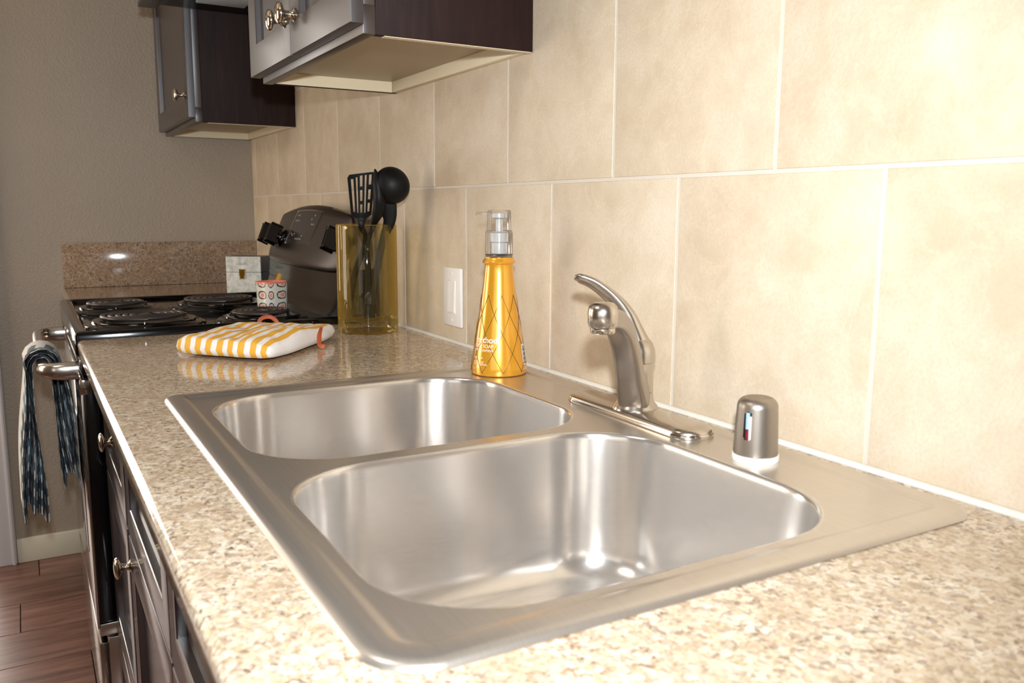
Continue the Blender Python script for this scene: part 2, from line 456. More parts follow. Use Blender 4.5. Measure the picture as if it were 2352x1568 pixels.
# ================================================================ WORKTOPS
SX0, SX1, SY0, SY1 = -.599, -.026, .422, 1.272
CT = thing('countertop', (-.34, .7, -.038), 'long polished speckled granite worktop holding the steel double sink', 'countertop')
def nose_profile():
    pts = [(-.56, -.038), (-.664, -.038), (-.671, -.033)]
    for i in range(7):
        a = math.radians(180-90*i/6); pts.append((-.663+.010*math.cos(a), -.010+.010*math.sin(a)))
    pts += [(-.56, 0.)]
    return pts
bm = bmesh.new(); pr = nose_profile()
loft(bm, [[(x, y, z) for x, z in pr] for y in (-.5, 1.934)])
hx0, hx1, hy0, hy1 = -.56, -.09, SY0+.03, SY1-.03
box(bm, -.56, 0, -.5, hy0, -.038, 0); box(bm, -.56, 0, hy1, 1.934, -.038, 0); box(bm, hx1, 0, hy0, hy1, -.038, 0)
obj('slab', bm, GRANITE, CT, 50)
CT2 = thing('countertop', (-.32, 2.97, -.038), 'short granite worktop, darkened for shade, between the range and the end wall', 'countertop')
bm = bmesh.new(); loft(bm, [[(x+.02, y, z) for x, z in pr] for y in (2.686, YB-.0005)])
box(bm, -.54, 0, 2.686, YB-.0005, -.038, 0); obj('slab', bm, GRANITE_SHADED, CT2, 50)
bs = obj('backsplash', B(-.645, -.001, YB-.022, YB-.0005, .0005, .152, bev=.002), GRANITE_SHADED)
tag(bs, 'low granite upstand along the end wall behind the burners', 'backsplash')

# ================================================================ CABINETS
def knob(name, y, z, xf, parent, s=1., dep=1.):
    prof = [(.0095, 0), (.0098, .002), (.0072, .004), (.0052, .007), (.0048, .012), (.0056, .016), (.0105, .0185), (.0150, .021), (.0162, .0235), (.0150, .0262), (.0105, .0285), (.0045, .0296)]
    return obj(name, lathe_axis([(r*s, d*s*dep) for r, d in prof], (xf, y, z), (-1, 0, 0), 28), KNOBM, parent, 50)
def shaker(name, y0, y1, z0, z1, xf, parent, rail=.058, t=.02, rec=.011):
    mw = GLOSSW if z1 < 0 else WOOD
    """recessed-panel front facing -x, front face at xf"""
    bm = bmesh.new()
    def ring(x, i): return [(x, y0+i, z0+i), (x, y1-i, z0+i), (x, y1-i, z1-i), (x, y0+i, z1-i)]
    loft(bm, [ring(xf+t, 0), ring(xf+.0022, 0), ring(xf+.0006, .0007), ring(xf, .0024), ring(xf, rail), ring(xf+.0015, rail+.0012), ring(xf+rec, rail+.0022)], True, True)
    return obj(name, bm, mw, parent, 30)

def wall_cabinet(y0, y1, zb, xf, doors, label):
    T = thing('wall_cabinet', ((xf)/2, (y0+y1)/2, zb), label, 'cabinet', None)
    top = 1.35
    obj('side_panel', B(xf+.02, -.001, y0, y0+.016, zb+.0005, top, bev=.001), SIDEW, T)
    obj('side_panel', B(xf+.02, -.001, y1-.016, y1, zb+.0005, top, bev=.001), SIDEW, T)
    ff = bmesh.new()
    box(ff, xf, xf+.02, y0, y1, zb, zb+.042, .0012); box(ff, xf, xf+.0195, y0, y0+.04, zb+.0415, top, .0012); box(ff, xf, xf+.0195, y1-.04, y1, zb+.0415, top, .0012)
    obj('face_frame', ff, WOOD, T)
    obj('bottom_board', B(xf+.0202, -.014, y0+.0175, y1-.0175, zb+.024, zb+.034), UNDER, T)
    obj('back_rail', B(-.0138, -.001, y0+.0165, y1-.0165, zb+.001, zb+.07, bev=.0008), CREAM, T)
    obj('side_strip', B(xf+.0205, -.0142, y1-.0172, y1-.0161, zb+.0008, zb+.0238), CREAM, T)
    obj('side_strip', B(xf+.035, -.002, y0+.0022, y0+.0158, zb-.0006, zb+.0004), CREAM, T)
    obj('back_board', B(-.0012, -.0006, y0+.017, y1-.017, zb+.07, top), CREAM, T)
    for (a, b, ky) in doors:
        d = shaker('door', a, b, zb+.013, top-.01, xf-.0215, T)
        knob('knob', ky, zb+.076, xf-.0215, d, 1.15)
    return T
UC = wall_cabinet(1.254, 1.858, .526, -.295, [(1.247, 1.566, 1.535), (1.569, 1.874, 1.60)], 'dark espresso wall cabinet with two doors nearest the camera above the wall tiles')
UC2 = wall_cabinet(2.665, 3.255, .517, -.294, [(2.655, 3.252, 2.69)], 'dark espresso wall cabinet with one knob in the far corner by the end wall')

# range hood
HD = thing('range_hood', (-.22, 2.26, .815), 'black range hood between the two dark wall cabinets', 'range hood')
bm = bmesh.new(); hp = [(-.012, .829), (-.400, .829), (-.432, .835), (-.432, .88), (-.40, .95), (-.012, .98)]
loft(bm, [[(x, y, z) for x, z in hp] for y in (1.875, 2.648)]); obj('shell', bm, BLACKS, HD, 30)
obj('front_lip', B(-.434, -.384, 1.875, 2.648, .817, .8285, bev=.002), simple('brown_black_enamel', (52, 40, 36), .35), HD)
obj('lamp_lens', B(-.30, -.17, 2.44, 2.54, .822, .8285, bev=.002), simple('pale_lens', (178, 188, 196), .4), HD)
obj('grease_filter', B(-.36, -.05, 1.92, 2.38, .824, .8285, bev=.001), DARKSTEEL, HD)

# base cabinets: drawer bank, sink cabinet, far cabinet
XF = -.636
def base_shell(T, y0, y1):
    obj('side_panel', B(XF+.022, -.006, y0+.0005, y0+.016, FL+.001, -.039), WOOD, T)
    obj('side_panel', B(XF+.022, -.006, y1-.016, y1-.0005, FL+.001, -.039), WOOD, T)
    ff = bmesh.new(); x0, x1 = XF+.0205, XF+.0405
    box(ff, x0, x1, y0, y0+.034, FL+.1, -.039, .001); box(ff, x0, x1, y1-.034, y1, FL+.1, -.039, .001)
    box(ff, x0+.0004, x1, y0+.034, y1-.034, -.072, -.039, .001); box(ff, x0+.0004, x1, y0+.034, y1-.034, -.275, -.235, .001); box(ff, x0+.0004, x1, y0+.034, y1-.034, FL+.1, FL+.135, .001)
    obj('face_frame', ff, WOOD, T)
    obj('toe_kick', B(XF+.09, XF+.105, y0, y1, FL+.001, FL+.1), BLACKS, T)
DB = thing('drawer_cabinet', (-.33, 1.72, FL), 'dark espresso base cabinet of drawers between the range and the sink cabinet', 'cabinet')
base_shell(DB, 1.510, 1.932)
d = shaker('drawer', 1.528, 1.922, -.266, -.062, XF, DB, .052); knob('knob', 1.690, -.157, XF, d, 1.1, .78)
d = shaker('drawer', 1.528, 1.922, -.632, -.273, XF, DB, .052)
d = shaker('drawer', 1.528, 1.922, -.828, -.639, XF, DB, .052)
SB = thing('sink_cabinet', (-.33, .96, FL), 'dark espresso base cabinet with two doors under the steel sink', 'cabinet')
base_shell(SB, .425, 1.506)
for a, b, kb in ((1.030, 1.500, 1.474), (.435, 1.022, .465)):
    shaker('false_front', a, b, -.266, -.062, XF, SB, .052)
    d = shaker('door', a, b, -.828, -.273, XF, SB); knob('knob', kb, -.318, XF, d, 1.12, .85)
NB = thing('base_cabinet', (-.33, .2, FL), 'dark espresso base cabinet nearest the camera beside the sink cabinet', 'cabinet')
base_shell(NB, -.48, .420)
for a, b in ((-.026, .412), (-.472, -.034)):
    d = shaker('drawer', a, b, -.252, -.062, XF, NB); d = shaker('door', a, b, -.828, -.259, XF, NB); knob('knob', b-.034, -.290, XF, d, 1.15)
FB = thing('base_cabinet', (-.33, 2.97, FL), 'dark espresso base cabinet hidden beyond the range', 'cabinet')
base_shell(FB, 2.692, 3.24); shaker('door', 2.70, 3.23, -.828, -.062, XF, FB)

# ================================================================ RANGE
RY0, RY1 = 1.942, 2.676
RG = thing('range', (-.34, 2.31, FL), 'black and stainless electric coil range with a towel over its oven handle', 'range')
obj('body', B(-.630, -.03, RY0+.003, RY1-.003, FL+.04, -.033, bev=.003), BLACKS, RG)
# cooktop: raised rolled lip around a recessed pan
bm = bmesh.new()
def cring(i, z, r): return rrect(-.677+i, -.075, RY0-.003+i, RY1+.003-i, z, r, 4)
loft(bm, [cring(.002, -.034, .006), cring(0, -.03, .008), cring(0, .008, .008), cring(.002, .0135, .008), cring(.007, .016, .010), cring(.020, .016, .012), cring(.026, .013, .012), cring(.031, .006, .012)], True, True)
obj('cooktop', bm, BLACKG, RG, 40)
def burner(cx, cy, r):
    pan = lathe([(r+.034, .0062), (r+.031, .0125), (r+.024, .0145), (r+.018, .0135), (r+.014, .0150), (r+.012, .0200), (r+.004, .0210), (r-.004, .0180), (r-.02, .007), (.02, .0065)], (cx, cy), 44)
    p = obj('drip_pan', pan, BLACKG, RG, 50)
    turns = 4.6 if r > .085 else 3.6; r0 = .022; n = int(turns*34); pts = []
    for i in range(n+1):
        a = 2*PI*turns*i/n; q = r0+(r-.006-r0)*(i/n); pts.append((cx+q*math.cos(a+.9), cy+q*math.sin(a+.9), .0285))
    c = obj('coil', sweep(pts, (.0052, .0040), 8), COIL, RG, 60)
    sp = bmesh.new()
    for k in range(3):
        a = 2*PI*k/3+.4; sweep([(cx+.012*math.cos(a), cy+.012*math.sin(a), .0225), (cx+(r+.006)*math.cos(a), cy+(r+.006)*math.sin(a), .0225)], (.0012, .0028), 6, sp)
    obj('coil_support', sp, STEEL, p)
    obj('burner_cap', lathe([(.017, .0225), (.017, .0285), (.013, .0305)], (cx, cy), 24), DARKSTEEL, p)
burner(-.525, 2.090, .098); burner(-.555, 2.405, .076); burner(-.300, 2.395, .098); burner(-.272, 2.045, .074)
# backguard: black riser and tilted stainless console with an arched top
bm = bmesh.new(); rp = [(-.012, .004), (-.118, .006), (-.108, .03), (-.098, .07), (-.094, .128), (-.012, .128)]
loft(bm, [[(x, y, z) for x, z in rp] for y in (RY0+.004, RY1-.012)]); obj('riser', bm, BLACKG, RG, 30)
NY = 40; loops = []
ycen = 2.31; half = .372
for k in range(NY+1):
    f = -1+2*k/NY; y = ycen+half*f
    e = 1-abs(f)**6
    ztop = .246+.034*(1-f*f) - .085*max(0, abs(f)-.84)/.16
    sh = .022*abs(f)**5
    zb = .113+.012*abs(f)**8
    xb = -.126+sh+.014*f*f
    P_ = [(-.014, zb+.004), (xb+.012, zb), (xb+.003, zb+.004), (xb-.001, zb+.013), (xb+.002, zb+.026), (xb+.014, zb+.06)]
    xt = -.060
    for q in (.25, .5, .75, .93):
        P_.append((xb+.014+(xt-xb-.014)*q, zb+.06+(ztop-zb-.06)*q))
    P_ += [(xt+.006, ztop-.001), (xt+.018, ztop-.006), (-.014, ztop-.010)]
    loops.append([(x, y, z) for x, z in P_])
bm = bmesh.new(); loft(bm, loops); obj('control_console', bm, DARKSTEEL, RG, 55)
def console_pt(y, q, lift=0.):
    f = (y-ycen)/half; ztop = .246+.034*(1-f*f) - .085*max(0, abs(f)-.84)/.16
    zb = .113+.012*abs(f)**8; xb = -.126+.022*abs(f)**5+.014*f*f
    a = Vector((xb+.014, y, zb+.06)); b = Vector((-.060, y, ztop)); d = (b-a).normalized()
    nrm = Vector((-d.z, 0, d.x)).normalized()
    return a+(b-a)*q+nrm*lift, nrm
for y in (2.585, 2.475, 1.992):
    p, nr = console_pt(y, .12)
    bmk = lathe_axis([(.027, -.002), (.027, .004), (.022, .006), (.0185, .010), (.0185, .020)], p, nr, 28)
    kb = obj('knob_skirt', bmk, BLACKG, RG, 50)
    u = nr.cross(Vector((0, 1, 0))).normalized(); wv = nr.cross(u)
    g = bmesh.new(); r = bmesh.ops.create_cube(g, size=1)
    ang = .25; uu = u*math.cos(ang)+wv*math.sin(ang); ww = -u*math.sin(ang)+wv*math.cos(ang)
    for v in r['verts']: v.co = p+nr*(.030+v.co.z*.026)+uu*v.co.x*.050+ww*v.co.y*(.021-.006*v.co.z)
    bmesh.ops.bevel(g, geom=list(g.edges), offset=.004, segments=3, affect='EDGES')
    obj('grip', g, BLACKG, kb, 50)
# display panel with its bright frame line and printed marks
def quad_on_console(y0, y1, q0, q1, lift, thick, bm=None, ny=8):
    bm = bm or bmesh.new(); loops = []
    for k in range(ny+1):
        y = y0+(y1-y0)*k/ny; lp = []
        for q, l in ((q0, lift), (q1, lift), (q1, lift+thick), (q0, lift+thick)): lp.append(console_pt(y, q, l)[0])
        loops.append(lp)
    loft(bm, loops); return bm
dp = obj('display_panel', quad_on_console(2.20, 2.42, .02, .84, -.003, .0045), simple('dark_glass_panel', (52, 46, 45), .18), RG, 30)
obj('panel_trim', quad_on_console(2.42, 2.427, .0, .87, -.003, .006), CHROME, dp, 30)
obj('panel_trim', quad_on_console(2.20, 2.42, .84, .87, -.003, .006), CHROME, dp, 30)
mk = bmesh.new()
for (yy, q) in ((2.40, .72), (2.385, .72), (2.40, .58), (2.385, .58), (2.37, .58), (2.24, .72), (2.255, .62), (2.24, .50), (2.225, .50), (2.39, .24), (2.375, .2), (2.36, .24), (2.33, .12), (2.315, .12), (2.30, .12), (2.285, .12), (2.285, .2)):
    quad_on_console(yy, yy+.008, q, q+.035, .0014, .0004, mk, 1)
tag(obj('printed_marks', mk, simple('grey_print', (150, 146, 142), .5), dp, 0), kind='stuff')
# oven door, vents, handle, drawer
obj('vent_trim', B(-.668, -.632, RY0+.001, RY1-.001, -.075, -.034, bev=.002), BLACKS, RG)
vs = bmesh.new()
for i in range(22):
    y = RY0+.03+i*.0315; box(vs, -.6705, -.667, y, y+.022, -.064, -.045, .002)
tag(obj('vent_slots', vs, STEEL, RG), kind='stuff')
dr = obj('oven_door', B(-.668, -.632, RY0+.001, RY1-.001, -.622, -.079, bev=.004), BLACKG, RG)
obj('door_skin', B(-.6735, -.6665, RY0-.001, RY1+.001, -.634, -.081, bev=.003), STEEL, dr)
obj('end_cap', B(-.675, -.655, RY0-.004, RY0+.004, -.115, -.083, bev=.002), CHROME, dr)
obj('oven_window', B(-.6750, -.6732, 2.06, 2.56, -.50, -.20, bev=.0008), simple('smoked_glass', (22, 20, 20), .06), dr)
hb = smooth_path([(-.672, 2.0, -.072), (-.700, 2.0, -.072), (-.722, 2.006, -.071), (-.736, 2.028, -.070), (-.738, 2.08, -.069), (-.738, 2.3, -.068), (-.738, 2.54, -.069), (-.736, 2.592, -.070), (-.722, 2.612, -.071), (-.700, 2.618, -.072), (-.672, 2.618, -.072)], 5)
obj('handle', sweep(hb, lerp_list([(.0125, .020), (.0125, .0195), (.0125, .017), (.0125, .0145)]+[(.0125, .0130)]*3+[(.0125, .0145), (.0125, .017), (.0125, .0195), (.0125, .020)], len(hb)), 20, power=.85), NICKEL, dr, 50)
dw = obj('warming_drawer', B(-.672, -.655, RY0, RY1, FL+.055, -.667, bev=.003), STEEL, RG)
obj('drawer_side', B(-.654, -.585, RY0+.002, RY0+.010, FL+.055, -.659, bev=.002), NICKEL, dw)
obj('corner_bracket', B(-.670, -.585, RY0-.001, RY0+.012, -.652, -.6235, bev=.003), NICKEL, RG)
for (x, y) in ((-.60, RY0+.05), (-.60, RY1-.05), (-.08, RY0+.05), (-.08, RY1-.05)):
    obj('leg', lathe([(.016, FL+.0005), (.016, FL+.008), (.008, FL+.010), (.008, FL+.042)], (x, y), 16), BLACKS, RG)

# towel over the oven handle, folded in layers
def towel():
    bx, bz, yc, dy = -.738, -.068, 2.135, .062
    ns, nv = 61, 44; S = 5.0
    bm = bmesh.new(); uvl = bm.loops.layers.uv.new('UVMap'); rows = []; info = []
    for j in range(nv):
        v = j/(nv-1); row = []; ir = []
        for i in range(ns):
            s = S*i/(ns-1)
            cyc = -math.cos(PI*s); cyc = math.copysign(abs(cyc)**.55, cyc)
            r = .0175+.0042*s
            L1, L2 = .355+.018*math.sin(s*2.1)-.004*s, .270+.02*math.sin(s*1.7+1)   # outer, inner drops
            arc = PI*r; tot = L1+arc+L2; d = v*tot
            if d < L1:
                dd = (L1-d); x = bx-r-.020*(dd/.36)*(s/S)-.004*math.sin(dd*16+s)+.028*(dd/.36)*(1-s/S)*.6; z = bz-dd; fl = dd/.36
                x -= .010*dd/.36
            elif d < L1+arc:
                a = PI-(d-L1)/r; x = bx+r*math.cos(a); z = bz+r*math.sin(a); fl = 0
            else:
                dd = d-L1-arc; k_ = min(1, dd/.05); x = (bx+r)*(1-k_)+k_*(bx+.010+(r-.0175)*2.0)+.006*dd/.3+.003*math.sin(dd*20+s*1.3)+.012*dd/.3; z = bz-dd; fl = dd/.3
                x = min(x, -.680+.0*dd)
            y = yc+cyc*dy*(1-.25*fl)+.012*math.sin(s*2.4+v*7)*fl
            row.append(bm.verts.new((x, y, z))); ir.append((s, d))
        rows.append(row); info.append(ir)
    for j in range(nv-1):
        for i in range(ns-1):
            f = bm.faces.new((rows[j][i], rows[j][i+1], rows[j+1][i+1], rows[j+1][i]))
            for lp, q in zip(f.loops, (info[j][i], info[j][i+1], info[j+1][i+1], info[j+1][i])): lp[uvl].uv = q
    o = obj('dish_towel', bm, PLAID, None, 60)
    tag(o, 'folded blue and white plaid dish towel draped over the oven door handle', 'towel')
towel()

# ================================================================ SINK
ZR = .0065; ZD = .0038
SK = thing('sink', ((SX0+SX1)/2, (SY0+SY1)/2, 0), 'stainless steel double-bowl drop-in sink in the granite worktop', 'sink')
def outer(i, z):
    r = (.022, .024, .045, .035)
    return rrect(SX0+i, SX1-i, SY0+i, SY1-i, z, tuple(max(.006, q-i) for q in r), 8)
bm = bmesh.new()
rows = loft(bm, [outer(.0005, .0004), outer(0, .0012), outer(.0015, .0042), outer(.005, ZR-.0004), outer(.009, ZR), outer(.022, ZR), outer(.0255, ZR-.0006), outer(.029, ZD+.0004), outer(.0325, ZD)], False, False)
BAS = [(-.553, -.134, .860, 1.226), (-.556, -.126, .466, .832)]
def bowl(k, i, z, extra=0):
    x0, x1, y0, y1 = BAS[k]; R = (.105, .10, .10, .095) if k == 0 else (.105, .10, .10, .10)
    return rrect(x0+i, x1-i, y0+i, y1-i, z, tuple(max(.02, q-i+extra) for q in R), 12)
edges = [bm.edges.get((rows[-1][i], rows[-1][(i+1) % len(rows[-1])])) for i in range(len(rows[-1]))]
for k in range(2):
    vs = [bm.verts.new(p) for p in bowl(k, -.004, ZD)]
    edges += [bm.edges.new((vs[i], vs[(i+1) % len(vs)])) for i in range(len(vs))]
bmesh.ops.triangle_fill(bm, use_beauty=True, use_dissolve=False, edges=edges)
obj('deck', bm, STEEL_DECK, SK, 35)
for k in range(2):
    x0, x1, y0, y1 = BAS[k]; depth = -.172
    prof = [(-.004, ZD), (-.0018, ZD-.0004), (-.0002, ZD-.0018), (.0008, ZD-.0045), (.0012, ZD-.009)]
    for t in range(1, 9): prof.append((.0012+.0075*t/8, ZD-.009+(depth+.036-ZD+.009)*t/8))
    for t in range(1, 9):
        a = PI/2*t/8; prof.append((.0087+.036*(1-math.cos(a)), depth+.036-.036*math.sin(a)))
    loops = [bowl(k, i, z) for i, z in prof]
    cx, cy = (x0+x1)/2, (y0+y1)/2; n = len(loops[0])
    dn = .057
    for f in (.35, .7, 1.):
        lp = []
        for p in loops[len(prof)-1]:
            a = math.atan2(p.y-cy, p.x-cx); q = Vector((cx+dn*math.cos(a), cy+dn*math.sin(a), depth-.004))
            lp.append(Vector((p.x+(q.x-p.x)*f, p.y+(q.y-p.y)*f, depth-.004*f)))
        loops.append(lp)
    bm = bmesh.new(); loft(bm, loops, False, False)
    b = obj('bowl', bm, STEEL_BASIN, SK, 40, origin=(cx, cy, depth))
    dr_ = obj('drain', lathe([(.057, depth-.0042), (.055, depth-.002), (.050, depth-.0035), (.044, depth-.012), (.042, depth-.018), (.0, depth-.018)][:-1], (cx, cy), 36), CHROME, SK)
    st = lathe([(.036, depth-.0165), (.037, depth-.013), (.034, depth-.010), (.012, depth-.009), (.010, depth-.003), (.006, depth+.002)], (cx, cy), 28); obj('strainer', st, STEEL, dr_)

# ================================================================ FAUCET
FX, FY = -.080, .857
FC = thing('faucet', (FX, FY, ZD), 'brushed nickel single-lever faucet on an oval deck plate behind the sink', 'faucet')
def stadium(i, z, h=.1315, w=.0295, n=14):
    out = []
    for s, a0 in ((1, 0), (-1, 180)):
        for k in range(n+1):
            a = math.radians(a0+180*k/n)
            out.append(Vector((FX+.000+(w-i)*math.cos(a), FY+s*(h-w)+(w-i)*math.sin(a), z)))
    return out
obj('deck_plate_base', (lambda b: (loft(b, [stadium(0, ZD+.0001), stadium(-.0012, ZD+.003), stadium(.0, ZD+.0055)]), b)[1])(bmesh.new()), CHROME, FC, 50)
obj('deck_plate', (lambda b: (loft(b, [stadium(.0008, ZD+.0050), stadium(.0012, ZD+.008), stadium(.004, ZD+.0105), stadium(.010, ZD+.0125), stadium(.018, ZD+.0138)]), b)[1])(bmesh.new()), NICKEL, FC, 60)
zb = ZD+.0125
obj('body', lathe([(.030, zb-.001), (.0285, zb+.003), (.0245, zb+.008), (.0228, zb+.014), (.0222, zb+.020), (.0222, zb+.0215), (.0215, zb+.022), (.0222, zb+.0228), (.0222, zb+.060)], (FX, FY), 44), NICKEL, FC, 40)
# spout: rises from the front of the body and arches towards the near bowl
sd = Vector((-.756, -.655, 0)).normalized()
def sp(r, z): return Vector((FX, FY, 0))+sd*r+Vector((0, 0, z))
pth = smooth_path([sp(.004, .026), sp(.018, .040), sp(.040, .066), sp(.066, .100), (sp(.098, .127)), sp(.135, .1445), sp(.170, .1520), sp(.198, .1545)], 7)
rad = lerp_list([(.0210, .0190), (.0195, .0175), (.0172, .0140), (.0160, .0125), (.0155, .0118), (.0150, .0112), (.0145, .0112), (.0135, .0115)], len(pth))
obj('spout', sweep(pth, rad, 32, up=(0, 0, 1), power=.5), SATIN2, FC, 40)
hd = sp(.194, 0)
obj('spout_head', lathe([(.0130, .1450), (.0150, .1465), (.0154, .1490), (.0160, .1500), (.0162, .1620), (.0150, .1680), (.0110, .1715), (.004, .1722)], (hd.x, hd.y), 32), NICKEL, FC, 40)
obj('aerator', lathe([(.0105, .1395), (.0125, .1392), (.0134, .1405), (.0134, .1460)], (hd.x, hd.y), 32), CHROME, FC, 40)
# handle: hub on the body, lever sweeping up and back to the left
obj('handle_hub', lathe([(.0226, zb+.0605), (.0226, zb+.068), (.0216, zb+.076), (.0185, zb+.085), (.0120, zb+.092), (.0050, zb+.095)], (FX+.002, FY), 40), NICKEL, FC, 45)
ld = Vector((-.069, .043, 0)).normalized()
def lv(r, z): return Vector((FX+.004, FY, 0))+ld*r+Vector((0, 0, z))
hp_ = smooth_path([lv(-.001, .078), lv(.003, .096), lv(.011, .116), lv(.021, .139), lv(.038, .159), lv(.059, .175), lv(.077, .1825), lv(.085, .1835)], 6)
obj('lever', sweep(hp_, lerp_list([(.0200, .0190), (.0185, .0170), (.0160, .0130), (.0135, .0098), (.0120, .0074), (.0110, .0060), (.0095, .0052), (.0035, .0024)], len(hp_)), 22, up=(.3, .5, 1)), NICKEL, FC, 60)

# air gap
AX, AY = -.0845, .642
AG = thing('air_gap', (AX, AY, ZD), 'brushed nickel dishwasher air gap cap at the right of the faucet', 'air gap')
obj('gasket', lathe([(.0245, ZD+.0001), (.0252, ZD+.003), (.0245, ZD+.0065), (.022, ZD+.007)], (AX, AY), 44), WHITE, AG, 50)
# cap wall with an open oval slot facing the room
bm = bmesh.new(); n = 96; prof = [(.0232, ZD+.0068), (.0236, ZD+.008)]
nz = 44; z0, z1 = ZD+.008, ZD+.058
for i in range(1, nz+1): prof.append((.0236-.0022*i/nz, z0+(z1-z0)*i/nz))
for i in range(1, 8):
    a = PI/2*i/7; prof.append((.0214-.010+.010*math.cos(a), z1+.0105*math.sin(a)))
prof.append((.0006, z1+.0110))
rows = []
for r, z in prof: rows.append([bm.verts.new((AX+r*math.cos(2*PI*i/n), AY+r*math.sin(2*PI*i/n), z)) for i in range(n)])
vd = math.atan2(CAM.y-AY, CAM.x-AX); sa = vd-.42; sc = Vector((0, 0, 0))
def in_slot(a, z):
    da = (a-sa+PI) % (2*PI)-PI; u = da*.0225; w = z-(ZD+.040)
    hw, hh = .0046, .0155
    w2 = max(0, abs(w)-(hh-hw)); return u*u+w2*w2 < hw*hw
for j in range(len(rows)-1):
    for i in range(n):
        a = 2*PI*(i+.5)/n; z = (prof[j][1]+prof[j+1][1])/2
        if in_slot(a, z): continue
        k = (i+1) % n; bm.faces.new((rows[j][i], rows[j][k], rows[j+1][k], rows[j+1][i]))
bm.faces.new(rows[-1][::-1])
bmesh.ops.solidify(bm, geom=list(bm.faces), thickness=.0012)
obj('cap', bm, SATIN, AG, 50)
obj('inner_column', lathe([(.0165, ZD+.007), (.0165, ZD+.054), (.012, ZD+.058)], (AX, AY), 32), DARK, AG)
ca = Vector((math.cos(sa), math.sin(sa), 0)); pa = Vector((-ca.y, ca.x, 0))
c0 = Vector((AX, AY, 0))+ca*.0175
obj('white_tube', sweep([c0-pa*-.0018+Vector((0, 0, ZD+.022)), c0-pa*-.0018+Vector((0, 0, ZD+.050))], .0026, 12), WHITE, AG)
obj('blue_tube', sweep([c0-pa*.0022+Vector((0, 0, ZD+.036)), c0-pa*.0022+Vector((0, 0, ZD+.054))], .0024, 12), BLUEW, AG)
obj('red_tube', sweep([c0-pa*.0022+Vector((0, 0, ZD+.022)), c0-pa*.0022+Vector((0, 0, ZD+.035))], .0024, 12), REDP, AG)

# ================================================================ SOAP BOTTLE
BX, BY, BZ = -.090, 1.206, ZD+.0002
SO = thing('soap_bottle', (BX, BY, BZ), 'golden pump bottle of dish soap with clear cap on the far sink corner', 'bottle')
bprof = [(.0425, 0), (.0448, .0015), (.0456, .005), (.0450, .014), (.0425, .032), (.0395, .052), (.0362, .075), (.0325, .098), (.0293, .120), (.0266, .140), (.0247, .156), (.0236, .168), (.0230, .176), (.0235, .1785), (.0262, .180), (.0268, .1825), (.0255, .1850), (.0236, .187), (.0232, .1895)]
def bR(z):
    for (r0, z0_), (r1, z1_) in zip(bprof, bprof[1:]):
        if z0_ <= z <= z1_: return r0+(r1-r0)*(z-z0_)/(z1_-z0_)
    return .02
obj('bottle_body', lathe([(r, BZ+z) for r, z in bprof], (BX, BY), 64), GOLDB, SO, 40)
obj('neck', lathe([(.0215, BZ+.1895), (.0215, BZ+.1945)], (BX, BY), 40), CLEARP, SO)
obj('neck_ring', lathe([(.0222, BZ+.1922), (.0226, BZ+.1930), (.0222, BZ+.1938)], (BX, BY), 40), DARKSTEEL, SO)
obj('clear_cap', lathe([(.0222, BZ+.1945), (.0220, BZ+.228), (.0205, BZ+.2315), (.0193, BZ+.2325), (.0190, BZ+.262), (.0175, BZ+.2645)], (BX, BY), 48, cap0=False), CLEARP, SO, 40)
pm = lathe([(.0130, BZ+.195), (.0130, BZ+.212), (.0150, BZ+.214), (.0150, BZ+.228), (.0060, BZ+.230), (.0055, BZ+.250), (.0125, BZ+.252), (.0125, BZ+.259)], (BX, BY), 32)
obj('pump_head', pm, simple('frosted_plastic', (228, 230, 230), .25, Transmission_Weight=.6), SO, 40)
tl = -Rv.normalized(); tl.z = 0; tl.normalize()
cB = Vector((BX, BY, BZ+.259))
obj('nozzle', sweep([cB+tl*.014, cB+tl*.026, cB+tl*.036, cB+tl*.037+Vector((0, 0, -.003))], [(.0035, .0025), (.0030, .0022), (.0028, .0020), (.0026, .0018)], 12), CLEARP, SO)
va = math.atan2(CAM.y-BY, CAM.x-BX)      # direction to the viewer
def on_bottle(a, z, lift=.0003):
    """a: angle around the bottle, measured to the right of the front as seen, z above base"""
    r = bR(z)+lift; t = va+a; return Vector((BX+r*math.cos(t), BY+r*math.sin(t), BZ+z))
# diamond line print: two families of slanting lines
dl = bmesh.new()
for k in range(8):
    a0 = .945+2*PI*k/8
    for sgn in (1, -1):
        pts = []
        for j in range(33):
            f = j/32; z = .006+.124*f; pts.append(on_bottle(a0+sgn*(f-.5)*PI/2, z, .0002))
        sweep(pts, .00042, 5, dl)
tag(obj('diamond_print', dl, INK, SO, 0), kind='stuff')
def bottle_text(body, a_center, z, size, font_w=1.):
    cu = bpy.data.curves.new('t', 'FONT'); cu.body = body; cu.size = size; cu.align_x = 'LEFT'; cu.offset = font_w
    to = bpy.data.objects.new('t', cu); COL.objects.link(to)
    dg = bpy.context.evaluated_depsgraph_get(); me = to.evaluated_get(dg).to_mesh()
    bm = bmesh.new(); bm.from_mesh(me); to.evaluated_get(dg).to_mesh_clear(); bpy.data.objects.remove(to); bpy.data.curves.remove(cu)
    for v in bm.verts:
        r = bR(z); v.co = on_bottle(a_center+v.co.x/r, z+v.co.y, .0005)
    return bm
for (txt, z, sz, fw) in (('method', .0545, .0135, .00012), ('DISH SOAP', .0465, .0075, .0), ('LIMITED EDITION', .0405, .0048, .0), ('ginger + yuzu', .029, .004, 0), ('18 FL OZ (532 mL)', .0185, .004, 0), ('naturally derived', .0225, .0036, 0)):
    bmx = bottle_text(txt, -1.14, z, sz, fw)
    obj('lettering', bmx, WINK, SO, 0)
bc = bmesh.new(); g = [[bc.verts.new(on_bottle(1.10+.34*i/8, .017+.033*j/6, .0003)) for i in range(9)] for j in range(7)]
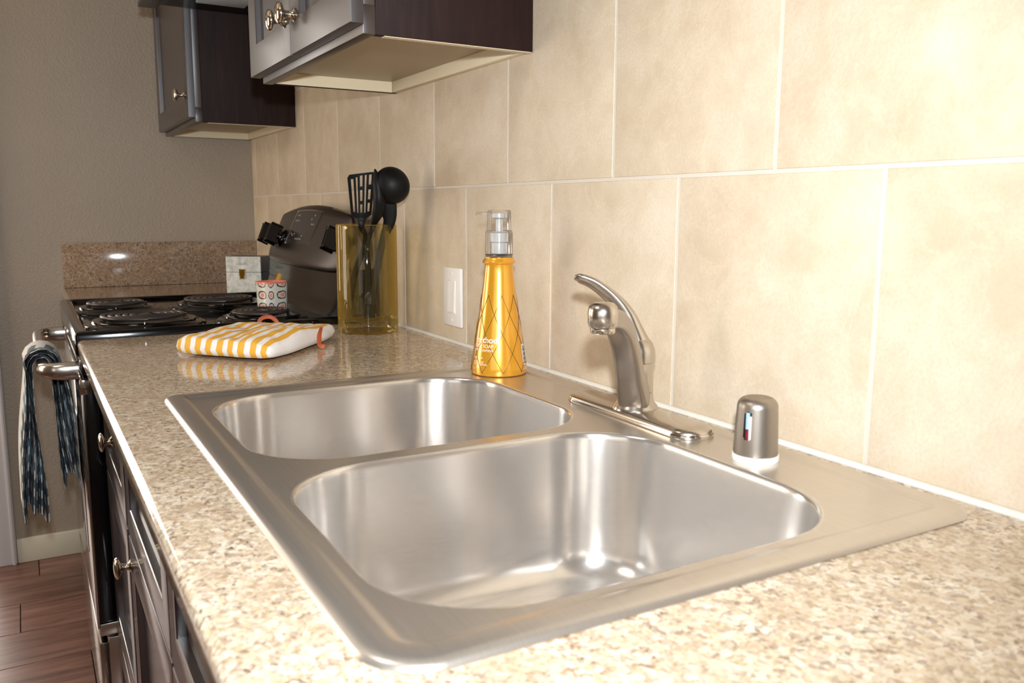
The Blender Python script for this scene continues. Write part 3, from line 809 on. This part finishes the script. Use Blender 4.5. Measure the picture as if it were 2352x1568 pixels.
for j in range(6):
    for i in range(8): bc.faces.new((g[j][i], g[j][i+1], g[j+1][i+1], g[j+1][i]))
bl = obj('label_patch', bc, WINK, SO, 0)
bc = bmesh.new()
for i in range(12):
    z = .0195+i*.0024; sweep([on_bottle(1.15+.045*j, z, .0007) for j in range(6)], (.0005 if i % 3 else .0008), 4, bc)
tag(obj('barcode', bc, BLACKP, bl, 0), kind='stuff')

# ================================================================ LIGHT SWITCH
SW = thing('light_switch', (0, 1.557, .033), 'white rocker light switch plate on the tiles left of the bottle', 'switch')
obj('plate', B(-.0058, -.0001, 1.516, 1.598, .034, .153, bev=.0022), WHITE, SW)
obj('switch_frame', B(-.0070, -.0055, 1.539, 1.575, .060, .127, bev=.0006), WHITE, SW)
bm = bmesh.new(); loft(bm, [[(-.0068, 1.5415, .062), (-.0068, 1.5725, .062), (-.0068, 1.5725, .125), (-.0068, 1.5415, .125)], [(-.0090, 1.5422, .0627), (-.0090, 1.5718, .0627), (-.0074, 1.5718, .1243), (-.0074, 1.5422, .1243)]])
obj('rocker', bm, WHITE, SW, 20)
for z in (.046, .141): obj('screw', lathe_axis([(.0032, 0), (.0030, .0008), (.0015, .0011)], (-.0057, 1.557, z), (-1, 0, 0), 14), WHITE, SW)

# ================================================================ UTENSIL JAR AND UTENSILS
JX, JY, JR = -.100, 1.790, .0660
JT = .236
jar = lathe([(JR-.006, .0003), (JR-.001, .002), (JR, .008), (JR, JT-.004), (JR-.0012, JT-.0008), (JR-.0030, JT), (JR-.0046, JT-.0012), (JR-.0052, JT-.004), (JR-.0056, .034), (JR-.010, .027), (JR-.02, .0255), (.01, .0250)], (JX, JY), 72)
tag(obj('utensil_jar', jar, JARG, None, 40), 'tall amber glass cylinder jar holding black utensils by the wall', 'jar')
right = Vector((Rv.x, Rv.y, 0)).normalized(); fwd = Vector((Fv.x, Fv.y, 0)).normalized(); upz = Vector((0, 0, 1))
def W3(u, v, y):  # point of the picture plane at depth y (used once to size the utensils)
    d = Fv+Rv*((u-1176)/FPX)+Uv*((784-v)/FPX); t = (y-CAM.y)/d.y; return CAM+d*t
# slotted turner
TU = thing('spatula', (-.12, 1.79, .03), 'black slotted nylon turner leaning left in the amber jar', 'spatula')
TL, TR_, BL, BR_ = W3(797, 402, 1.735), W3(862, 394, 1.715), W3(808, 508, 1.745), W3(852, 508, 1.730)
def tq(u, v): return (TL*(1-u)+TR_*u)*(1-v)+(BL*(1-u)+BR_*u)*v
nrm = (TR_-TL).cross(BL-TL).normalized()
NU, NV = 33, 40
bm = bmesh.new(); grid = {}
cols = {1: [(.09, .80)], 2: [(.07, .82)], 3: [(.05, .28), (.36, .58), (.66, .82)], 4: [(.05, .82)], 5: [(.04, .26), (.34, .55), (.63, .80)]}
def solid(u, v):
    # outer outline: rounded corners, tapering neck
    if v < .06 and (u < .06-v or u > .94+v): return False
    if v > .86:
        k = (v-.86)/.14; 
        if u < .36*k or u > 1-.36*k: return False
    for c, segs in cols.items():
        cu_ = (c-.0)/6.0+.0
        if abs(u-cu_) < .034:
            for a, b in segs:
                if a < v < b: return False
    return True
def gv(i, j):
    if (i, j) not in grid: grid[(i, j)] = bm.verts.new(tq(i/NU, j/NV)+nrm*(.004*math.sin(PI*i/NU)))
    return grid[(i, j)]
for i in range(NU):
    for j in range(NV):
        if solid((i+.5)/NU, (j+.5)/NV): bm.faces.new((gv(i, j), gv(i+1, j), gv(i+1, j+1), gv(i, j+1)))
bmesh.ops.solidify(bm, geom=list(bm.faces), thickness=.0026)
obj('slotted_blade', bm, BLACKP, TU, 30)
neck = (BL+BR_)/2
hpth = smooth_path([tq(.5, .93), tq(.5, 1.0)+Vector((0, 0, -.012)), Vector((-.112, 1.765, .20)), Vector((-.128, 1.800, .12)), Vector((-.135, 1.818, .034))], 6)
obj('handle', sweep(hpth, lerp_list([(.010, .003), (.007, .004), (.0055, .0045), (.007, .005), (.0085, .0055), (.006, .005)], len(hpth)), 12, up=tuple(nrm)), BLACKP, TU, 50)
# ladle, convex back towards the room
LA = thing('ladle', (-.08, 1.78, .03), 'black nylon ladle with round bowl facing away, rightmost in the jar', 'ladle')
lc = W3(899, 426, 1.718); lr = .0395
ax = (Vector((.62, .75, .25))).normalized()
prof = []
for i in range(13):
    a = PI/2*i/12*1.02; prof.append((max(.0015, lr*math.sin(a)), -lr*math.cos(a)*.92))
prof += [(lr*1.005, .002), (lr*.965, .002)]
for i in range(12, -1, -1):
    a = PI/2*i/12; prof.append((max(.001, (lr-.002)*math.sin(a)), -(lr-.002)*math.cos(a)*.92))
obj('bowl', lathe_axis(prof, lc, ax, 40), BLACKP, LA, 50)
low = lc+Vector((-.012, .008, -lr*.72))
hpth = smooth_path([lc+Vector((.006, .012, -lr*.35)), low+Vector((.004, .004, 0)), W3(895, 503, 1.735), W3(881, 548, 1.75), W3(866, 615, 1.765), W3(853, 728, 1.78)], 6)
obj('handle', sweep(hpth, lerp_list([(.005, .032), (.005, .026), (.0045, .0140), (.0045, .0085), (.005, .0075), (.005, .008)], len(hpth)), 14, up=(.86, -.5, 0)), BLACKP, LA, 50)
# solid turner seen nearly edge-on between them
TS = thing('serving_spoon', (-.10, 1.79, .03), 'black nylon spoon seen edge-on between turner and ladle in the jar', 'spoon')
ctr = [W3(861, 388, 1.72), W3(868, 418, 1.718), W3(872, 455, 1.718), W3(868, 488, 1.728), W3(858, 514, 1.745), Vector((-.108, 1.765, .19)), Vector((-.100, 1.78, .10)), Vector((-.105, 1.79, .034))]
pp = smooth_path(ctr, 6)
obj('spoon_body', sweep(pp, lerp_list([(.0015, .004), (.0125, .016), (.0140, .020), (.0120, .016), (.0070, .006), (.0055, .005), (.0075, .005), (.0075, .005)], len(pp)), 16, up=tuple(fwd)), BLACKP, TS, 50)

# ================================================================ POT HOLDERS
def cushion(name, A, Bc, C, D, z0, h, label, wr=1.0, seed=0, uvoff=0.):
    N = 44; bm = bmesh.new(); uvl = bm.loops.layers.uv.new('UVMap')
    A, Bc, C, D = (Vector((p[0], p[1], 0)) for p in (A, Bc, C, D))
    def pt(u, v, top):
        # round the square corners
        su, sv = 2*u-1, 2*v-1; k = .10*(abs(su*sv)**3)
        uu, vv = .5+(su*(1-k))/2, .5+(sv*(1-k))/2
        p = (A*(1-uu)+Bc*uu)*(1-vv)+(D*(1-uu)+C*uu)*vv
        e = (1-abs(su)**6)*(1-abs(sv)**6); e = max(0, e)**.30
        w = noise.noise(Vector((p.x*16+seed, p.y*11, seed)))*.0065+noise.noise(Vector((p.x*45, p.y*30, seed+4)))*.0022
        crease = -.006*math.exp(-((u-.62-.12*v)/.018)**2)*(1 if v > .18 else 0)
        z = z0+h*.40+(h*.60*e*(1-.35*v**2)+(w*wr+crease)*min(1, e*1.3) if top else -h*.40*e)
        p.x += noise.noise(Vector((u*5, v*5, seed+9)))*.004; p.y += noise.noise(Vector((v*5, u*5, seed+3)))*.004
        return Vector((p.x, p.y, z))
    for top in (True, False):
        g = [[bm.verts.new(pt(i/N, j/N, top)) for j in range(N+1)] for i in range(N+1)]
        for i in range(N):
            for j in range(N):
                f = bm.faces.new((g[i][j], g[i+1][j], g[i+1][j+1], g[i][j+1]))
                for lp, q in zip(f.loops, ((i, j), (i+1, j), (i+1, j+1), (i, j+1))): lp[uvl].uv = (q[0]/N+uvoff, q[1]/N)
    bmesh.ops.remove_doubles(bm, verts=bm.verts, dist=1e-5)
    o = obj(name, bm, STRIPE, None, 80)
    return tag(o, label, 'pot holder')
P2 = cushion('pot_holder', (-.522, 1.745), (-.425, 1.600), (-.215, 1.765), (-.350, 1.895), .0012, .022, 'lower pot holder, only its plain white edge showing under the striped one', .5, 5, .97)
P1 = cushion('pot_holder', (-.542, 1.640), (-.392, 1.470), (-.185, 1.712), (-.352, 1.818), .0025, .040, 'upper yellow and white striped pot holder lying on the granite worktop', 1.5, 2)
def loop_strip(pts, parent):
    pth = smooth_path(pts, 6); o = obj('hanging_loop', sweep(pth, (.0045, .0011), 8, up=(-.4, -.8, .3)), LEATHER, parent, 50); o['label'] = 'rust orange leather loop'
loop_strip([(-.250, 1.655, .030), (-.254, 1.642, .034), (-.262, 1.622, .029), (-.268, 1.606, .018), (-.272, 1.590, .0085), (-.264, 1.584, .0062)], P1)
loop_strip([(-.330, 1.840, .018), (-.322, 1.846, .034), (-.304, 1.846, .038), (-.292, 1.840, .030), (-.288, 1.836, .018)], P2)

# ================================================================ CUP, TEA BOX
CX, CY = -.207, 2.205
bm = bmesh.new(); uvl = bm.loops.layers.uv.new('UVMap')
def sq(r, z, n=56, p=.62):
    out = []
    for i in range(n):
        a = 2*PI*i/n+.5; ca, sa_ = math.cos(a), math.sin(a)
        x, y = math.copysign(abs(ca)**p, ca)*r, math.copysign(abs(sa_)**p, sa_)*r
        t = .42; out.append(Vector((CX+x*math.cos(t)-y*math.sin(t), CY+x*math.sin(t)+y*math.cos(t), z)))
    return out
zc = .0072; H = .078
rows = loft(bm, [sq(.031, zc), sq(.0325, zc+.002), sq(.0335, zc+H*.4), sq(.0345, zc+H*.8), sq(.035, zc+H-.004)], True, False)
bm.verts.index_update()
idx = {v: (j, i) for j, rw in enumerate(rows) for i, v in enumerate(rw)}
hh = [0, .03, .42, .84, 1.]
for f in bm.faces:
    its = [idx[v] for v in (l.vert for l in f.loops)]
    wrap = max(i for _, i in its)-min(i for _, i in its) > 10
    for l, (j, i) in zip(f.loops, its): l[uvl].uv = ((i+56 if (wrap and i < 10) else i)/56, hh[j])
CU = thing('cup', (CX, CY, zc), 'small ring-patterned ceramic cup with coral rim standing on the range', 'cup')
obj('cup_body', bm, CUPM, CU, 50)
bm = bmesh.new(); loft(bm, [sq(.035, zc+H-.004), sq(.0352, zc+H-.0015), sq(.0338, zc+H), sq(.0322, zc+H-.0015), sq(.031, zc+.02), sq(.02, zc+.008)], False, True); obj('rim', bm, PINK, CU, 50)

bf0 = Vector((-.200, 2.805, .0006)); bd = Vector((.835, -.55, 0)); bn = Vector((.55, .835, 0)); bw, bdp, bh = .113, .095, .118
TB = thing('box', (-.12, 2.82, 0), 'pale mottled keepsake box with brass clasp on the far worktop', 'box')
def obox(o, a, b, c, la, lb_, lc_, bev=0.):
    g = bmesh.new(); r = bmesh.ops.create_cube(g, size=1)
    for v in r['verts']: v.co = o+a*((v.co.x+.5)*la)+b*((v.co.y+.5)*lb_)+c*((v.co.z+.5)*lc_)
    if bev: bmesh.ops.bevel(g, geom=list(g.edges), offset=bev, segments=2, affect='EDGES')
    return g
obj('box_base', obox(bf0+bn*.003, bd, bn, upz, bw, bdp-.003, bh*.575, .0012), BLUECARD, TB)
obj('lid', obox(bf0+bn*.003+upz*(bh*.59), bd, bn, upz, bw, bdp-.003, bh*.41, .0012), BLUECARD, TB)
obj('front_panel', obox(bf0, bd, bn, upz, bw, .0028, bh*.578, .0008), CARD, TB)
obj('front_panel', obox(bf0+upz*(bh*.588), bd, bn, upz, bw, .0028, bh*.412, .0008), CARD, TB)
clc = bf0+bd*(bw*.46)-bn*.0002
cl = obox(clc-bd*.008+upz*.060, bd, bn, upz, .017, -.003, .018, .001)
for q in (.048, .066): pass
cla = obj('clasp', cl, BRASS, TB)
cl2 = obox(clc-bd*.006+upz*.049, bd, bn, upz, .013, -.004, .011, .0015); obj('clasp_hook', cl2, BRASS, cla)
tx = bmesh.new()
for i in range(9):
    hgt = (.007, .005, .008, .006, .007, .005, .008, .006, .007)[i]
    g0 = bf0+bd*(bw*(.31+.038*i))-bn*.0001+upz*.091
    r = bmesh.ops.create_cube(tx, size=1)
    for v in r['verts']: v.co = g0+bd*(v.co.x*.0012)+bn*(v.co.y*.0006)+upz*((v.co.z+.5)*hgt)
obj('printed_lettering', tx, simple('grey_ink', (130, 130, 122), .6), TB, 0)
